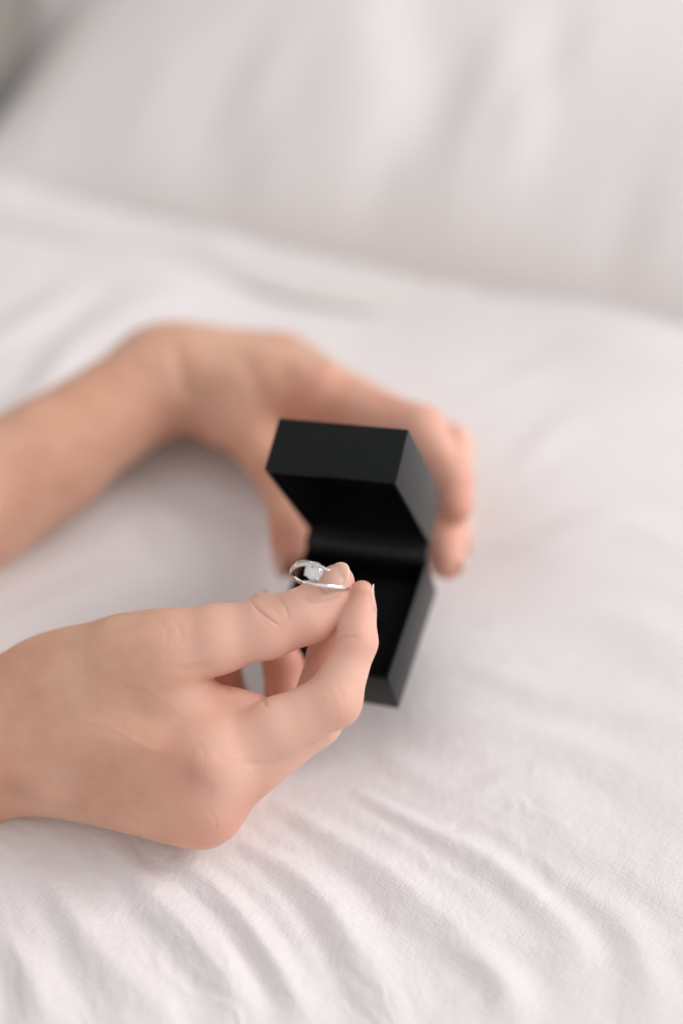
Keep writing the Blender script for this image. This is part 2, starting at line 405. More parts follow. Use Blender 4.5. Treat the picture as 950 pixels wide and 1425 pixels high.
# ------------------------------------------------------------------ hands: smooth distance fields, meshed
def sd_cone(X, Y, Z, a, b, r1, r2, fl=None):
    """round cone from a (radius r1) to b (radius r2)"""
    ba = b - a; l2 = ba @ ba; rr = r1 - r2; a2 = l2 - rr * rr; il2 = 1.0 / l2
    px, py, pz = X - a[0], Y - a[1], Z - a[2]
    y = px * ba[0] + py * ba[1] + pz * ba[2]; z = y - l2
    qx, qy, qz = px * l2 - ba[0] * y, py * l2 - ba[1] * y, pz * l2 - ba[2] * y
    x2 = qx * qx + qy * qy + qz * qz; y2 = y * y * l2; z2 = z * z * l2
    k = np.sign(rr) * rr * rr * x2
    d = (np.sqrt(x2 * a2 * il2) + y * rr) * il2 - r1
    c1 = np.sign(z) * a2 * z2 > k; c2 = np.sign(y) * a2 * y2 < k
    d = np.where(c2, np.sqrt(x2 + y2) * il2 - r1, d)
    d = np.where(c1, np.sqrt(x2 + z2) * il2 - r2, d)
    return d
def sd_ell(X, Y, Z, c, ax, rad):
    """ellipsoid with axes rows ax"""
    p = [X - c[0], Y - c[1], Z - c[2]]
    q = [(p[0] * a[0] + p[1] * a[1] + p[2] * a[2]) for a in ax]
    k0 = np.sqrt(sum((q[i] / rad[i]) ** 2 for i in range(3))); k1 = np.sqrt(sum((q[i] / rad[i] ** 2) ** 2 for i in range(3)))
    return k0 * (k0 - 1) / np.maximum(k1, 1e-6)
def smin(a, b, k):
    h = np.maximum(k - np.abs(a - b), 0) / k
    return np.minimum(a, b) - h * h * k * 0.25
class Hand:
    def __init__(s): s.groups = []          # [(prims, join_k)], prim = (kind, args, k)
    def group(s, join): s.groups.append(([], join)); return s
    def cone(s, a, b, r1, r2, k=3.0):
        s.groups[-1][0].append(('c', (np.array(a, float), np.array(b, float), r1, r2), k, np.minimum(a, b) - max(r1, r2), np.maximum(a, b) + max(r1, r2))); return s
    def ell(s, c, ax, rad, k=5.0):
        ax = [np.array(v, float) / np.linalg.norm(v) for v in ax]; m = max(rad)
        s.groups[-1][0].append(('e', (np.array(c, float), ax, rad), k, np.array(c) - m, np.array(c) + m)); return s
    def ev(s, kind, args, X, Y, Z): return sd_cone(X, Y, Z, *args) if kind == 'c' else sd_ell(X, Y, Z, *args)
    def at(s, P):
        X, Y, Z = P.T; tot = None
        for prims, join in s.groups:
            g = np.full(len(P), 30.0)
            for kind, args, k, lo, hi in prims: g = smin(g, s.ev(kind, args, X, Y, Z), k)
            tot = g if tot is None else smin(tot, g, join)
        return tot
    def grad(s, P, e=0.25):
        g = np.stack([s.at(P + e * np.eye(3)[i]) - s.at(P - e * np.eye(3)[i]) for i in range(3)], -1)
        return g / np.maximum(np.linalg.norm(g, axis=1, keepdims=True), 1e-9)
    def mesh(s, h):
        lo = np.min([p[3] for g in s.groups for p in g[0]], 0) - 4; hi = np.max([p[4] for g in s.groups for p in g[0]], 0) + 4
        n = np.ceil((hi - lo) / h).astype(int) + 1
        ax = [lo[i] + h * np.arange(n[i]) for i in range(3)]
        tot = None
        for prims, join in s.groups:
            g = np.full(n, 30.0, np.float32)
            for kind, args, k, l, u in prims:
                a = np.clip(np.floor((l - lo - 9) / h).astype(int), 0, n); b = np.clip(np.ceil((u - lo + 9) / h).astype(int) + 1, 0, n)
                sl = tuple(slice(a[i], b[i]) for i in range(3))
                X = ax[0][sl[0]][:, None, None].astype(np.float32); Y = ax[1][sl[1]][None, :, None].astype(np.float32); Z = ax[2][sl[2]][None, None].astype(np.float32)
                g[sl] = smin(g[sl], s.ev(kind, args, X, Y, Z), k)
            tot = g if tot is None else smin(tot, g, join)
        return surface_nets(tot, lo, h)
def surface_nets(D, lo, h):
    D = np.asarray(D, np.float32); nx, ny, nz = D.shape
    ins = D < 0
    cs = np.zeros((nx - 1, ny - 1, nz - 1), np.uint8)
    for i in (0, 1):
        for j in (0, 1):
            for k in (0, 1): cs += ins[i:nx - 1 + i, j:ny - 1 + j, k:nz - 1 + k]
    act = (cs > 0) & (cs < 8)
    idx = np.argwhere(act); vid = np.full(act.shape, -1, np.int64); vid[act] = np.arange(len(idx))
    S = np.zeros((len(idx), 3)); C = np.zeros(len(idx))
    corners = [(i, j, k) for i in (0, 1) for j in (0, 1) for k in (0, 1)]
    I, J, K = idx.T
    for a in range(8):
        for b in range(a + 1, 8):
            ca, cb = np.array(corners[a]), np.array(corners[b])
            if np.abs(ca - cb).sum() != 1: continue
            da = D[I + ca[0], J + ca[1], K + ca[2]]; db = D[I + cb[0], J + cb[1], K + cb[2]]
            m = (da < 0) != (db < 0); t = np.where(m, da / np.where(m, da - db, 1), 0)
            S += m[:, None] * (ca + t[:, None] * (cb - ca)); C += m
    V = lo + h * (idx + S / np.maximum(C, 1)[:, None])
    quads = []
    for axis in range(3):
        sl0 = [slice(None)] * 3; sl1 = [slice(None)] * 3; sl0[axis] = slice(0, -1); sl1[axis] = slice(1, None)
        a = ins[tuple(sl0)]; b = ins[tuple(sl1)]
        e = np.argwhere(a != b); u, w_ = (axis + 1) % 3, (axis + 2) % 3
        ok = (e[:, u] > 0) & (e[:, w_] > 0) & (e[:, u] < D.shape[u] - 1) & (e[:, w_] < D.shape[w_] - 1); e = e[ok]
        flip = a[tuple(e.T)]
        q = []
        for du, dw in ((-1, -1), (0, -1), (0, 0), (-1, 0)):
            c = e.copy(); c[:, u] += du; c[:, w_] += dw; q.append(vid[tuple(c.T)])
        q = np.stack(q, -1); q[~flip] = q[~flip][:, ::-1]; quads.append(q)
    return V, np.vstack(quads)
def vert_normals(V, Q):
    a = V[Q[:, 2]] - V[Q[:, 0]]; b = V[Q[:, 3]] - V[Q[:, 1]]; fn = np.cross(a, b)
    N = np.zeros_like(V)
    for k in range(4):
        for c in range(3): N[:, c] += np.bincount(Q[:, k], fn[:, c], len(V))
    return N / np.maximum(np.linalg.norm(N, axis=1, keepdims=True), 1e-12)
def strokes(V, N, lst):
    """skin folds, tendons and dimples, sculpted in along a line on the near surface"""
    px, py = to_pix(V); disp = np.zeros(len(V)); view = V / np.linalg.norm(V, axis=1, keepdims=True)
    facing = -(N * view).sum(1)
    for pts, wpx, depth, zlo, zhi in lst:
        P = spline(pts, 8); m = (facing > 0.0) & (V[:, 2] > zlo) & (V[:, 2] < zhi)
        m &= (px > P[:, 0].min() - 3 * wpx) & (px < P[:, 0].max() + 3 * wpx) & (py > P[:, 1].min() - 3 * wpx) & (py < P[:, 1].max() + 3 * wpx)
        d, t = seg_dist(px[m], py[m], P)
        disp[m] += (depth * 1.35 if wpx < 6 else depth * 1.2) * np.exp(-(d / wpx) ** 2) * np.clip(np.sin(np.pi * np.clip(t * 0.96 + 0.02, 0, 1)) * 1.6, 0, 1) * np.clip(facing[m] * 3, 0, 1)
    return V + N * disp[:, None]
def blobs(V, lst):
    """soft spots of tone, blood redness and painted shading alike: centre, radius mm, strength"""
    f = np.zeros(len(V))
    for c, r, s in lst: f = np.maximum(f, s * np.exp(-((V - c) ** 2).sum(1) / r ** 2))
    return f
def pale(V, x0, x1):                           # paler and pinker tone towards the fingers
    t = np.clip((to_pix(V)[0] - x0) / (x1 - x0), 0, 1); return t * t * (3 - 2 * t)
def J(*a): return [(cpt(p[0], p[1], p[2]), p[3]) for p in a]
def finger(hand, js, root_join=5.0, k=2.5, flat=None):
    hand.group(root_join)
    for (a, ra), (b, rb) in zip(js[:-1], js[1:]): hand.cone(a, b, ra, rb, k)
def dorsal(js):
    """outward side of the bend of a finger"""
    d1 = js[-2][0] - js[-3][0]; d2 = js[-1][0] - js[-2][0]
    d1 = d1 / np.linalg.norm(d1); d2 = d2 / np.linalg.norm(d2)
    n = d1 - d2; n = n - (n @ d2) * d2
    return n / np.linalg.norm(n)
def nail(hand, js, parent, n=None, length=12.0, width=9.5, over=2.0, back=0.42):
    (a, ra), (b, rb) = js[-2], js[-1]
    d = b - a; L = np.linalg.norm(d); d = d / L
    if n is None: n = dorsal(js)
    n = np.array(n, float); n = n - (n @ d) * d; n /= np.linalg.norm(n); s = np.cross(d, n)
    nu, nv = 25, 19
    start = L + rb - length + over
    V = []; al = []
    for i in range(nu):
        u = i / (nu - 1); x = start + u * length
        wd = width * 0.5 * (0.80 + 0.2 * min(1, u * 4)) * (1 - 0.10 * max(0, u - 0.7) / 0.3)
        for j in range(nv):
            v = -1 + 2 * j / (nv - 1)
            xx = x - 1.7 * v * v * (0.5 if u < 0.5 else 0.5 + (u - 0.5) * 2.0) + (1.7 * v * v if u < 0.3 else 0) * (1 - u / 0.3)
            xe = min(xx, L + rb * 0.35)
            ang = v * wd / (ra + rb) * 2.0
            p0 = a + d * xe + (math.cos(ang) * n + math.sin(ang) * s) * 1.0
            V.append((p0, (math.cos(ang) * n + math.sin(ang) * s), max(0, xx - xe), u, v)); al.append(u)
    P = np.array([q[0] for q in V]); D = np.array([q[1] for q in V]); ext = np.array([q[2] for q in V])
    U = np.array([q[3] for q in V]); Vv = np.array([q[4] for q in V])
    t = np.zeros(len(P)) + 2.0
    for _ in range(14): t -= 0.8 * hand.at(P + D * t[:, None])
    emb = 0.12 - 0.9 * np.clip(1 - U * 7, 0, 1) - 0.55 * np.clip((np.abs(Vv) - 0.72) / 0.28, 0, 1) * (U < 0.8)
    P = P + D * (t + emb)[:, None] + d * ext[:, None] - n * (ext ** 2 * 0.06)[:, None]
    th = -n * 0.35
    A = P.reshape(nu, nv, 3); B = (P + th).reshape(nu, nv, 3)
    VV = np.vstack([A.reshape(-1, 3), B.reshape(-1, 3)]); al = np.array(al * 2); m = nu * nv
    F = []
    for i in range(nu - 1):
        for j in range(nv - 1):
            q = [i * nv + j, i * nv + j + 1, (i + 1) * nv + j + 1, (i + 1) * nv + j]
            F.append(q); F.append([x + m for x in q[::-1]])
    ring = [j for j in range(nv)] + [i * nv + nv - 1 for i in range(1, nu)] + [(nu - 1) * nv + j for j in range(nv - 2, -1, -1)] + [i * nv for i in range(nu - 2, 0, -1)]
    for q, r in zip(ring, ring[1:] + ring[:1]): F.append([q, q + m, r + m, r])
    o = mesh_obj('fingernail', to_world(VV), np.array(F), NAIL, parent, attr={'along': al})
    bm = bmesh.new(); bm.from_mesh(o.data); bmesh.ops.recalc_face_normals(bm, faces=bm.faces); bm.to_mesh(o.data); bm.free()
    return o

person = empty('person', tuple(to_world(cpt(-300, 900, 520))), 'person with bare arms reaching in from the left, holding a ring and open box', 'person')

# ---- right hand (near), back of the hand towards the camera
R = Hand()
TH = J((118, 944, 470, 13.2), (235, 906, 461, 11.7), (300, 890, 459, 10.2), (374, 873, 458, 8.9), (426, 856, 458, 7.9), (461, 826, 458, 6.1), (470, 806, 458, 4.6))
IX = J((292, 1058, 455, 10.5), (385, 1012, 454, 9.2), (464, 975, 453, 8.6), (496, 893, 454.5, 6.3), (500, 850, 455, 4.7), (503.5, 824, 455, 3.8))
MD = J((282, 1121, 464, 10.2), (437, 1001, 464, 8.9), (458, 912, 477, 7.0), (484, 842, 475, 5.6))
RG = J((268, 1120, 485, 10.0), (398, 1010, 494, 7.9), (394, 925, 498, 6.6), (364, 842, 494, 4.6))
PK = J((240, 1090, 502, 9.0), (331, 1006, 512, 7.2), (307, 930, 508, 6.6), (296, 872, 498, 5.0))
R.group(5)
c = cpt
# wrist and forearm: two bones side by side, then the body of the hand
R.cone(c(-420, 1150, 490), c(-10, 998, 478), 19, 14.0, 12).cone(c(-420, 1270, 495), c(50, 1062, 482), 22, 12.2, 12)
R.cone(c(-420, 1200, 500), c(20, 1025, 488), 21, 13.5, 12)
R.cone(c(-10, 998, 478), TH[0][0], 14.5, 14.6, 12)
R.cone(c(30, 1010, 474), IX[0][0], 15, 12.5, 12)
R.cone(c(50, 1055, 480), MD[0][0], 13, 12.0, 12)
R.cone(c(60, 1076, 483), c(236, 1119, 467), 9.5, 10.6, 10)
R.cone(c(50, 1058, 488), RG[0][0], 12, 11.5, 12)
R.cone(c(50, 1045, 496), PK[0][0], 12, 10.5, 12)
R.cone(c(70, 955, 478), c(215, 965, 474), 15, 11.0, 12)         # flesh between thumb and forefinger
R.cone(TH[0][0], c(176, 917, 465), 13.2, 12.9, 9).cone(c(176, 917, 465), TH[1][0], 12.9, 11.7, 9).cone(TH[1][0], TH[2][0], 12.0, 10.2, 9)
R.cone(IX[0][0], IX[1][0], 10.5, 8.9, 6).cone(MD[0][0], MD[1][0], 10.5, 8.5, 6)
R.ell(c(160, 1000, 476), [(1, 0.2, 0), (-0.2, 1, 0), (0, 0, 1)], (38, 26, 15.5), 12)
R.cone(c(276, 965, 462), c(352, 987, 459), 4.6, 5.6, 3)
R.cone(c(215, 925, 466), c(252, 985, 464), 10.0, 10, 7)
R.cone(c(252, 985, 464), c(300, 1030, 458), 9.5, 9.0, 6)
R.cone(IX[0][0], MD[0][0], 10.8, 10.8, 8)
finger(R, TH, 0.7, 6.0); finger(R, IX, 0.7, 3.0); finger(R, MD, 0.7, 3.0); finger(R, RG, 1.2, 3.0); finger(R, PK, 1.2, 3.0)
# pads, joints
R.groups[1][0].append(('e', (c(444, 852, 459), [np.array([0.83, -0.55, 0]), np.array([0.55, 0.83, 0]), np.array([0, 0, 1.0])], (10.0, 7.0, 6.8)), 4.0, c(444, 852, 459) - 10, c(444, 852, 459) + 10))
R.groups[2][0].append(('e', (c(496, 870, 454.5), [np.array([0.1, -1, 0]), np.array([1, 0.1, 0]), np.array([0, 0, 1.0])], (8.5, 5.5, 6.0)), 2.0, c(496, 870, 454.5) - 10, c(496, 870, 454.5) + 10))
V, Q = R.mesh(0.5)
N = vert_normals(V, Q)
V = strokes(V, N, [
    ([(347, 835), (358, 847), (373, 860), (390, 872)], 1.9, -0.40, 440, 470),        # folds over the thumb joint
    ([(379, 827), (392, 838), (399, 852), (402, 864)], 2.1, -0.22, 440, 470),
    ([(352, 845), (366, 862), (378, 876)], 2.5, -0.16, 440, 470),
    ([(405, 868), (440, 850), (470, 830), (486, 812)], 5.5, -0.16, 440, 466),
    ([(418, 833), (436, 838), (456, 836), (474, 828)], 2.4, -0.35, 440, 466),         # skin round the nail
    ([(300, 925), (270, 930), (245, 934)], 6.0, -0.35, 440, 480),                    # web
    ([(296, 937), (312, 952), (322, 964)], 4.0, -0.35, 440, 480),
    ([(360, 960), (365, 970), (370, 984)], 3.0, -0.35, 440, 480),
    ([(460, 893), (474, 887), (490, 886), (502, 889)], 2.2, -0.32, 440, 475),                    # index end joint
    ([(455, 900), (470, 894), (486, 896)], 1.8, -0.12, 440, 475),
    ([(262, 1052), (285, 1062), (305, 1052)], 12.0, 0.25, 440, 480),                 # knuckle
    ([(250, 1082), (272, 1094), (300, 1102)], 11.0, -0.55, 440, 480),
    ([(255, 1120), (285, 1140), (315, 1138)], 13.0, 0.3, 440, 490),
    ([(110, 1020), (180, 1036), (262, 1052)], 10.0, 0.20, 440, 490),     # tendons
    ([(60, 1065), (140, 1088), (220, 1112), (262, 1122)], 9.0, 0.16, 440, 490),
    ([(80, 1045), (150, 1065), (240, 1088)], 12.0, -0.16, 440, 490),
    ([(30, 950), (90, 920), (160, 893), (235, 872)], 12.0, 0.25, 440, 490),
    ([(-20, 990), (20, 980), (60, 962)], 16.0, -0.5, 440, 500),
    ([(0, 1085), (30, 1092), (72, 1096)], 10.0, -0.45, 440, 500),
    ([(225, 862), (245, 866), (268, 874)], 12.0, 0.2, 440, 480),
    ([(150, 940), (205, 960), (262, 1000)], 5.0, 0.10, 440, 490),                    # veins
    ([(90, 1000), (150, 1010), (205, 1040), (250, 1048)], 3.5, 0.13, 440, 490),
    ([(255, 1030), (268, 1050), (262, 1080)], 2.5, -0.06, 440, 480), ([(270, 1028), (284, 1052), (280, 1084)], 2.5, -0.06, 440, 480),
    ([(285, 1125), (300, 1140), (298, 1160)], 2.5, -0.12, 440, 490),
    ([(225, 868), (232, 880), (230, 895)], 3.0, -0.10, 440, 480), ([(242, 862), (250, 876), (250, 892)], 3.0, -0.12, 440, 480),
    ([(452, 958), (462, 972), (466, 990)], 2.5, -0.07, 440, 475), ([(466, 952), (476, 968), (480, 985)], 2.5, -0.07, 440, 475),
    ([(354, 842), (368, 856), (384, 868)], 1.4, -0.14, 440, 470), ([(362, 834), (376, 845), (392, 860)], 1.3, -0.10, 440, 470),
    ([(330, 1062), (370, 1062), (410, 1046), (450, 1018)], 4.5, -0.35, 440, 470),    # between index and middle
])
red_tone = blobs(V, [(TH[-1][0], 10, .55), (c(430, 880, 455), 9, .35), (c(380, 850, 450), 9, .25), (c(245, 868, 452), 12, .20), (c(272, 1070, 446), 9, .42), (c(292, 1145, 458), 11, .42),  # joint and fingertip blood colour, plus orange shading painted along the lower edge
                  (IX[-1][0], 9, .62), (IX[3][0], 8, .5), (c(478, 985, 452), 9, .50), (c(400, 1040, 450), 8, .25), (c(340, 1120, 460), 10, .4), (MD[-2][0], 14, .75), (RG[-2][0], 16, .75), (PK[-2][0], 14, .75), (PK[-1][0], 6, .4),
                  (c(300, 935, 462), 7, .30), (c(485, 835, 458), 6, .5)])
dark = blobs(V, [(c(15, 978, 464), 10, .3), (c(32, 1090, 468), 6, .5), (c(150, 1075, 456), 16, .18), (c(272, 1074, 444), 4.5, .35), (c(110, 1000, 456), 16, .14), (c(202, 1080, 450), .9, .7)])  # first one is shading painted into the wrist; second a brown spot
arm_r = mesh_obj('arm', to_world(V), Q, SKIN, person, label='near forearm and hand, thumb and forefinger pinching the ring', attr={'red_tone': red_tone, 'dark': dark, 'pale': pale(V, 170, 330)})
nail(R, J((428, 840, 458, 7.0), (471, 807, 458, 5.0)), arm_r, n=np.array([-0.20, -0.45, -0.87]), length=13.2, width=10.0, over=0.3)
nail(R, J((495, 893, 454.5, 6.7), (503.5, 824, 455, 4.0)), arm_r, n=np.array([0.97, -0.08, -0.10]), length=10.0, width=7.0, over=-1.0)
nail(R, MD, arm_r, length=9, width=8, over=0.0); nail(R, RG, arm_r, length=8.5, width=6.8, over=-0.3); nail(R, PK, arm_r, length=8, width=7, over=0.0)

# ---- left hand (far), wrapped round the back of the box
Lh = Hand()
T2 = J((290, 535, 606, 14.0), (345, 592, 590, 12.0), (400, 680, 566, 9.4), (406, 776, 546, 7.6))
I2 = J((445, 552, 585, 11.5), (585, 598, 562, 9.6), (629, 664, 552, 7.8), (635, 704, 550, 6.7))
M2 = J((430, 530, 600, 12.0), (628, 622, 586, 9.0), (621, 744, 555, 7.4), (622, 780, 546, 7.3))
G2 = J((410, 522, 615, 11.5), (600, 640, 606, 8.5), (628, 715, 594, 6.3), (646, 768, 586, 3.4))
P2 = J((385, 520, 625, 10.5), (540, 640, 616, 7.5), (590, 700, 604, 6.2), (590, 745, 596, 5.2))
Lh.group(5)
Lh.cone(c(-420, 950, 530), c(222, 524, 600), 28, 18.2, 12).cone(c(-420, 965, 540), c(228, 536, 604), 27, 16.5, 12)
Lh.cone(c(-160, 778, 560), c(60, 648, 585), 23.5, 19.5, 14)
Lh.cone(c(225, 525, 604), I2[0][0], 18, 13.5, 12).cone(c(225, 520, 612), M2[0][0], 17, 12.5, 12)
Lh.cone(c(225, 530, 620), G2[0][0], 15, 12, 12).cone(c(235, 545, 625), P2[0][0], 15, 12, 12)
Lh.cone(c(225, 540, 606), T2[0][0], 17, 15.0, 12)
Lh.cone(T2[0][0], c(390, 560, 596), 13, 11, 12)
Lh.cone(c(310, 580, 596), c(420, 575, 594), 12, 10, 10)
Lh.cone(I2[0][0], P2[0][0], 11.5, 11, 9)
Lh.cone(c(262, 505, 608), c(385, 509, 610), 14.0, 12.5, 12)
finger(Lh, T2, 7.0, 4.0); finger(Lh, I2, 4.5, 3.0); finger(Lh, M2, 1.6, 3.0); finger(Lh, G2, 1.6, 3.0); finger(Lh, P2, 1.6, 3.0)
V, Q = Lh.mesh(1.1)
N = vert_normals(V, Q)
V = strokes(V, N, [
    ([(240, 470), (250, 510), (262, 560)], 12.0, -1.0, 560, 620),
    ([(330, 490), (350, 520), (370, 560)], 13.0, -0.8, 560, 620),
    ([(400, 510), (440, 520), (470, 512)], 14.0, 0.9, 560, 620),
    ([(300, 480), (370, 490), (430, 508)], 10.0, 0.7, 560, 620),
    ([(440, 520), (500, 545), (560, 575)], 12.0, -0.5, 530, 620),
    ([(602, 744), (618, 733), (645, 733)], 4.0, -0.8, 535, 575),
    ([(618, 585), (630, 605), (636, 640)], 5.0, -0.8, 540, 600),
])
red_tone = blobs(V, [(T2[-1][0], 15, .6), (T2[-2][0], 13, .25), (I2[-1][0], 11, .5), (M2[-1][0], 13, .5), (c(620, 808, 543), 6, .8), (I2[-2][0], 12, .3), (G2[-1][0], 9, .8), (c(540, 545, 560), 18, .35), (c(445, 560, 570), 18, .45),
                  (c(600, 580, 555), 12, .25), (c(250, 480, 590), 14, .2)])
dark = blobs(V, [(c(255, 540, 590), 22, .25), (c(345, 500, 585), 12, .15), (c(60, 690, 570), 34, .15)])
arm_l = mesh_obj('arm', to_world(V), Q, SKIN, person, label='far forearm and hand wrapped round the back of the box, out of focus', attr={'red_tone': red_tone, 'dark': dark, 'pale': 0.85 * pale(V, 430, 600)})
nail(Lh, T2, arm_l, n=np.array([-0.9, -0.1, -0.2]), length=13, width=11)
nail(Lh, M2, arm_l, n=np.array([0.9, 0.1, -0.35]), length=8, width=7, over=-1.0)
for js in (G2, P2): nail(Lh, js, arm_l, length=8, width=min(9, js[-1][1] * 1.5), over=0.0)

# ------------------------------------------------------------------ ring box
BR = np.array([[0.929, -0.3, 0.217], [0.105, 0.775, 0.623], [-0.355, -0.556, 0.751]])
u_, s_, vt_ = np.linalg.svd(BR); BR = u_ @ vt_
BO = np.array([31.441, 17.839, 515.58])
BW, BL, BH, LH, LA = 48.0, 51.3, 19.0, 20.5, 1.325
box = empty('ring_box', tuple(to_world(BO + BR @ np.array([-BW / 2, BL / 2, BH]))), 'small square black ring box standing open between the two hands', 'ring box')
def Bp(x, y, z): return BO + BR @ np.array([x, y, -z], float)      # x right, y from hinge to front, z up towards the opening
cL, sL = math.cos(LA), math.sin(LA)
def Lp(x, y, z):                                                     # y from hinge to front of the lid, z towards its top
    zz = -z
    return BO + BR @ (np.array([0, -5.26, -2.96]) + np.array([x, y * cL + zz * sL, -y * sL + zz * cL]))
def shell(name, fn, ysg, x0, x1, y0, y1, zr, zb, t, tb, mat, parent, bevel=0.62, inner=True):
    """open tray: rim at zr, closed side at zb, wall t, bottom tb"""
    bm = bmesh.new()
    O = [(x0, y0), (x1, y0), (x1, y1), (x0, y1)]; I = [(x0 + t, y0 + t), (x1 - t, y0 + t), (x1 - t, y1 - t), (x0 + t, y1 - t)]
    zi = zb + (tb if zr > zb else -tb)
    mk = lambda lst, z: [bm.verts.new(tuple(fn(x, y, z))) for x, y in lst]
    ob, orr, ir, ib = mk(O, zb), mk(O, zr), mk(I, zr), mk(I, zi)
    bm.faces.new(ob); bm.faces.new(ib)
    for k in range(4):
        j = (k + 1) % 4
        bm.faces.new((ob[k], ob[j], orr[j], orr[k])); bm.faces.new((orr[k], orr[j], ir[j], ir[k])); bm.faces.new((ir[k], ir[j], ib[j], ib[k]))
    bmesh.ops.recalc_face_normals(bm, faces=bm.faces)
    bmesh.ops.bevel(bm, geom=list(bm.edges), offset=bevel, segments=3, profile=0.6, affect='EDGES')
    V = np.array([v.co[:] for v in bm.verts]); F = [[v.index for v in f.verts] for f in bm.faces]
    bm.verts.index_update(); F = [[v.index for v in f.verts] for f in bm.faces]; bm.free()
    o = mesh_obj(name, to_world(V), F, mat, parent, smooth=True)
    b2 = bmesh.new(); b2.from_mesh(o.data); bmesh.ops.recalc_face_normals(b2, faces=b2.faces); b2.to_mesh(o.data); b2.free()
    o.data.set_sharp_from_angle(angle=math.radians(40)) if hasattr(o.data, 'set_sharp_from_angle') else None
    return o
shell('base', Bp, 1, -BW, 0, 0, BL, 0, -BH, 1.6, 1.5, BLACK, box)
shell('lid', Lp, 1, -BW, 0, 0, BL, 0, LH, 1.6, 1.5, BLACK, box)
shell('lid_lining', Lp, 1, -BW + 1.7, -1.7, 1.7, BL - 1.7, 1.6, LH - 1.7, 1.2, 1.0, VELVET, box, bevel=0.3)
def pad(name, fn, x0, x1, y0, y1, z0, z1, mat, parent, slot=None, n=40, puff=1.5):
    """soft cushion, domed, with a slot across"""
    xs = np.linspace(x0, x1, n); ys = np.linspace(y0, y1, n); V = []
    for y in ys:
        for x in xs:
            ex = min(x - x0, x1 - x) / 4; ey = min(y - y0, y1 - y) / 4
            e = (1 - max(0, 1 - ex) ** 2) ** .5 * (1 - max(0, 1 - ey) ** 2) ** .5
            z = z0 + (z1 - z0) * (0.4 + 0.6 * e) + puff * math.sin(math.pi * (x - x0) / (x1 - x0)) * math.sin(math.pi * (y - y0) / (y1 - y0))
            if slot: z -= 4.5 * math.exp(-((y - slot) / 1.1) ** 2) * (1 if abs(x - (x0 + x1) / 2) < 13 else 0)
            V.append(fn(x, y, z))
    m = n * n
    for y in ys:
        for x in xs: V.append(fn(x, y, z0))
    F = []
    for i in range(n - 1):
        for j in range(n - 1):
            q = [i * n + j, i * n + j + 1, (i + 1) * n + j + 1, (i + 1) * n + j]; F.append(q); F.append([k + m for k in q[::-1]])
    rg = [j for j in range(n)] + [i * n + n - 1 for i in range(1, n)] + [(n - 1) * n + j for j in range(n - 2, -1, -1)] + [i * n for i in range(n - 2, 0, -1)]
    for q, r in zip(rg, rg[1:] + rg[:1]): F.append([q, q + m, r + m, r])
    o = mesh_obj(name, to_world(np.array(V)), np.array(F), mat, parent)
    b2 = bmesh.new(); b2.from_mesh(o.data); bmesh.ops.recalc_face_normals(b2, faces=b2.faces); b2.to_mesh(o.data); b2.free()
    return o
pad('base_cushion', Bp, -BW + 1.8, -1.8, 3.2, BL - 1.8, -BH + 1.7, -6.5, VELVET, box, slot=BL * 0.52)
# sprung hinge: a rounded cloth strip joining the back of base and lid
def hinge():
    n, m = 60, 17; V = []
    a = BR.T @ (Bp(0, 0.9, -0.9) - BO); b = BR.T @ (Lp(0, 0.9, 0.9) - BO)
    for i in range(n):
        x = -BW + 0.25 + (BW - 0.5) * i / (n - 1)
        for j in range(m):
            t = j / (m - 1)
            p = a * (1 - t) + b * t; bulge = 2.4 * math.sin(math.pi * t) + 0.25 * math.sin(i * 0.9) * math.sin(math.pi * t)
            V.append(BO + BR @ (np.array([x, p[1] + bulge, p[2] - 0.5 * bulge])))
        for j in range(m - 1, -1, -1):
            t = j / (m - 1); p = a * (1 - t) + b * t
            V.append(BO + BR @ (np.array([x, p[1] - 1.2 - 0.6 * math.sin(math.pi * t), p[2] + 0.3])))
    k = 2 * m; F = []
    for i in range(n - 1):
        for j in range(k): F.append([i * k + j, i * k + (j + 1) % k, (i + 1) * k + (j + 1) % k, (i + 1) * k + j])
    F.append(list(range(k))); F.append([(n - 1) * k + j for j in range(k)])
    o = mesh_obj('hinge', to_world(np.array(V)), F, HINGEM, box)
    b2 = bmesh.new(); b2.from_mesh(o.data); bmesh.ops.recalc_face_normals(b2, faces=b2.faces); b2.to_mesh(o.data); b2.free()
hinge()

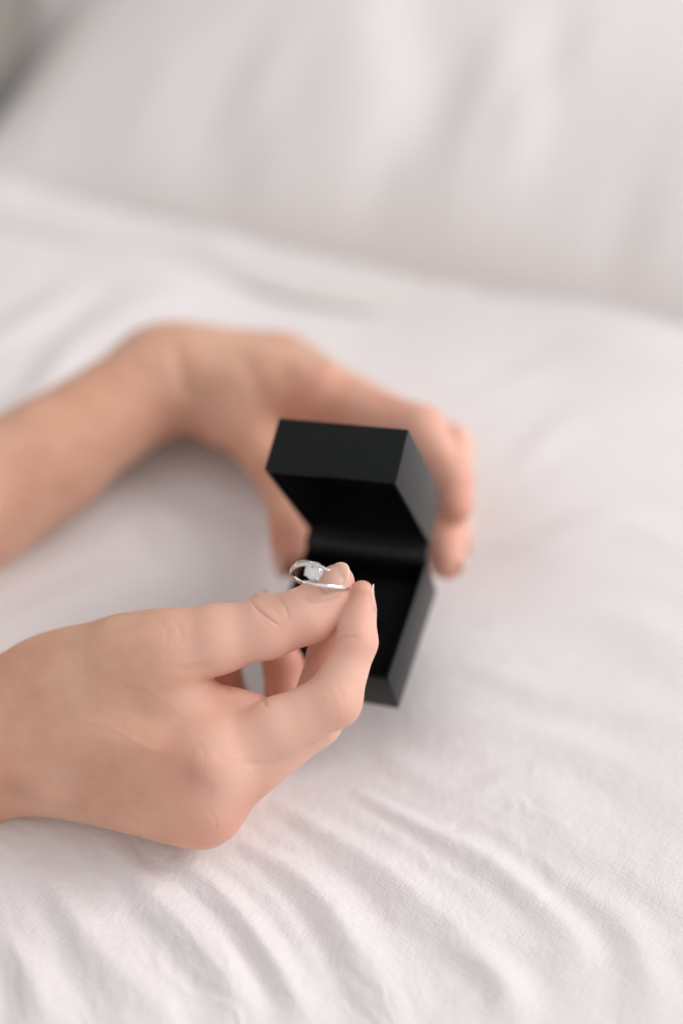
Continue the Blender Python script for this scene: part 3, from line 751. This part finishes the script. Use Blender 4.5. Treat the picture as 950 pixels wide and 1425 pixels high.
# ------------------------------------------------------------------ ring
ring = empty('ring', tuple(to_world(cpt(446, 818, 459))), 'silver solitaire ring with crossed-over band and one round clear stone, held between thumb and forefinger', 'ring')
RC = cpt(446.8, 810, 458.5); RR = 10.25
ta = math.radians(17)
ru = np.array([math.cos(ta), math.sin(ta), 0.0]); upim = np.array([math.sin(ta), -math.cos(ta), 0.0])
tl = math.radians(17)
rv = np.array([0, 0, -1.0]) * math.cos(tl) + upim * math.sin(tl)      # towards the stone (near side)
rn = upim * math.cos(tl) + np.array([0, 0, 1.0]) * math.sin(tl)       # along the finger hole, up in the picture
PHI_S = math.radians(90 + 15)                                           # where the stone sits
def ring_pt(phi, off, r): return RC + (ru * math.cos(phi) + rv * math.sin(phi)) * r + rn * off
def band():
    n, m = 260, 16; V = []
    p0, p1 = PHI_S - math.radians(22), PHI_S + math.radians(360 + 14)  # one arm sweeps above the stone, the other below
    for i in range(n):
        t = i / (n - 1); phi = p0 + (p1 - p0) * t
        ea = math.degrees(phi - p0); eb = math.degrees(p1 - phi)
        sm = lambda e, r: (lambda q: q * q * (3 - 2 * q))(max(0.0, 1 - e / r))
        off = 1.3 * sm(ea, 110) + 1.7 * math.exp(-((ea - 55) / 40) ** 2) - 4.3 * sm(max(eb, 22), 125)
        hw = (0.68 + 0.55 * math.exp(-((ea - 70) / 45) ** 2)) * (0.55 + 0.45 * min(1, ea / 30)) * (0.60 + 0.40 * min(1, eb / 45))
        ht = 0.6 * (0.6 + 0.4 * min(1, min(ea, eb) / 25))
        rr = RR + 0.9 * (sm(ea, 60) + sm(eb, 60))
        for j in range(m):
            a = 2 * math.pi * j / m; ca, sa = math.cos(a), math.sin(a)
            x = hw * math.copysign(abs(ca) ** 0.8, ca); y = ht * math.copysign(abs(sa) ** 0.8, sa)
            V.append(ring_pt(phi, off + x, rr + y))
    F = [[i * m + j, i * m + (j + 1) % m, (i + 1) * m + (j + 1) % m, (i + 1) * m + j] for i in range(n - 1) for j in range(m)]
    F += [list(range(m)), [(n - 1) * m + j for j in range(m)]]
    o = mesh_obj('band', to_world(np.array(V)), F, SILVER, ring)
    b2 = bmesh.new(); b2.from_mesh(o.data); bmesh.ops.recalc_face_normals(b2, faces=b2.faces); b2.to_mesh(o.data); b2.free()
    return o
band()
# stone: round brilliant
GA = (ru * math.cos(PHI_S) + rv * math.sin(PHI_S)); GC = ring_pt(PHI_S, -0.25, RR + 2.2)
gaxis = GA * 0.95 + np.array([0.16, 0.02, -0.1]); gaxis /= np.linalg.norm(gaxis)
g1 = np.cross(gaxis, rn); g1 /= np.linalg.norm(g1); g2 = np.cross(gaxis, g1)
def gp(r, a, h): return GC + (g1 * math.cos(a) + g2 * math.sin(a)) * r + gaxis * h
def gem():
    G = 2.95; pts = []
    for k in range(8): pts.append(gp(G * 0.56, math.tau * k / 8, G * 0.32))
    for k in range(8): pts.append(gp(G * 0.80, math.tau * (k + .5) / 8, G * 0.20))
    for k in range(16): pts.append(gp(G, math.tau * k / 16, G * 0.03)); pts.append(gp(G, math.tau * k / 16, -G * 0.03))
    for k in range(8): pts.append(gp(G * 0.46, math.tau * (k + .5) / 8, -G * 0.485))
    pts.append(gp(0, 0, -G * 0.86))
    bm = bmesh.new()
    for p in pts: bm.verts.new(tuple(p))
    bmesh.ops.convex_hull(bm, input=bm.verts)
    bm.verts.index_update(); V = np.array([v.co[:] for v in bm.verts]); F = [[v.index for v in f.verts] for f in bm.faces]; bm.free()
    o = mesh_obj('gemstone', to_world(V), F, GEM, ring, smooth=False)
    b2 = bmesh.new(); b2.from_mesh(o.data); bmesh.ops.recalc_face_normals(b2, faces=b2.faces); b2.to_mesh(o.data); b2.free()
gem()
def tube(name, P, r, mat, parent, m=10):
    P = np.array(P); V = []; T = np.gradient(P, axis=0); T /= np.linalg.norm(T, axis=1, keepdims=True)
    rr = r if hasattr(r, '__len__') else [r] * len(P)
    for p, t, q in zip(P, T, rr):
        a = np.cross(t, [0.3, 0.5, 0.8]); a /= np.linalg.norm(a); b = np.cross(t, a)
        for j in range(m): V.append(p + q * (a * math.cos(math.tau * j / m) + b * math.sin(math.tau * j / m)))
    F = [[i * m + j, i * m + (j + 1) % m, (i + 1) * m + (j + 1) % m, (i + 1) * m + j] for i in range(len(P) - 1) for j in range(m)]
    F += [list(range(m)), [(len(P) - 1) * m + j for j in range(m)]]
    o = mesh_obj(name, to_world(np.array(V)), F, mat, parent)
    b2 = bmesh.new(); b2.from_mesh(o.data); bmesh.ops.recalc_face_normals(b2, faces=b2.faces); b2.to_mesh(o.data); b2.free()
for a in (40, 130, 220, 310):
    a = math.radians(a)
    P = [gp(0.6, a, -2.9), gp(1.8, a, -1.7), gp(2.85, a, -0.5), gp(3.1, a, 0.1), gp(2.95, a, 0.5), gp(2.6, a, 0.75)]
    tube('prong', spline(P, 4), [0.36] * 18 + [0.33, 0.27, 0.16], SILVER, ring)
P = [gp(1.35, math.tau * k / 24, -1.9) for k in range(25)]
tube('setting', P, 0.33, SILVER, ring)
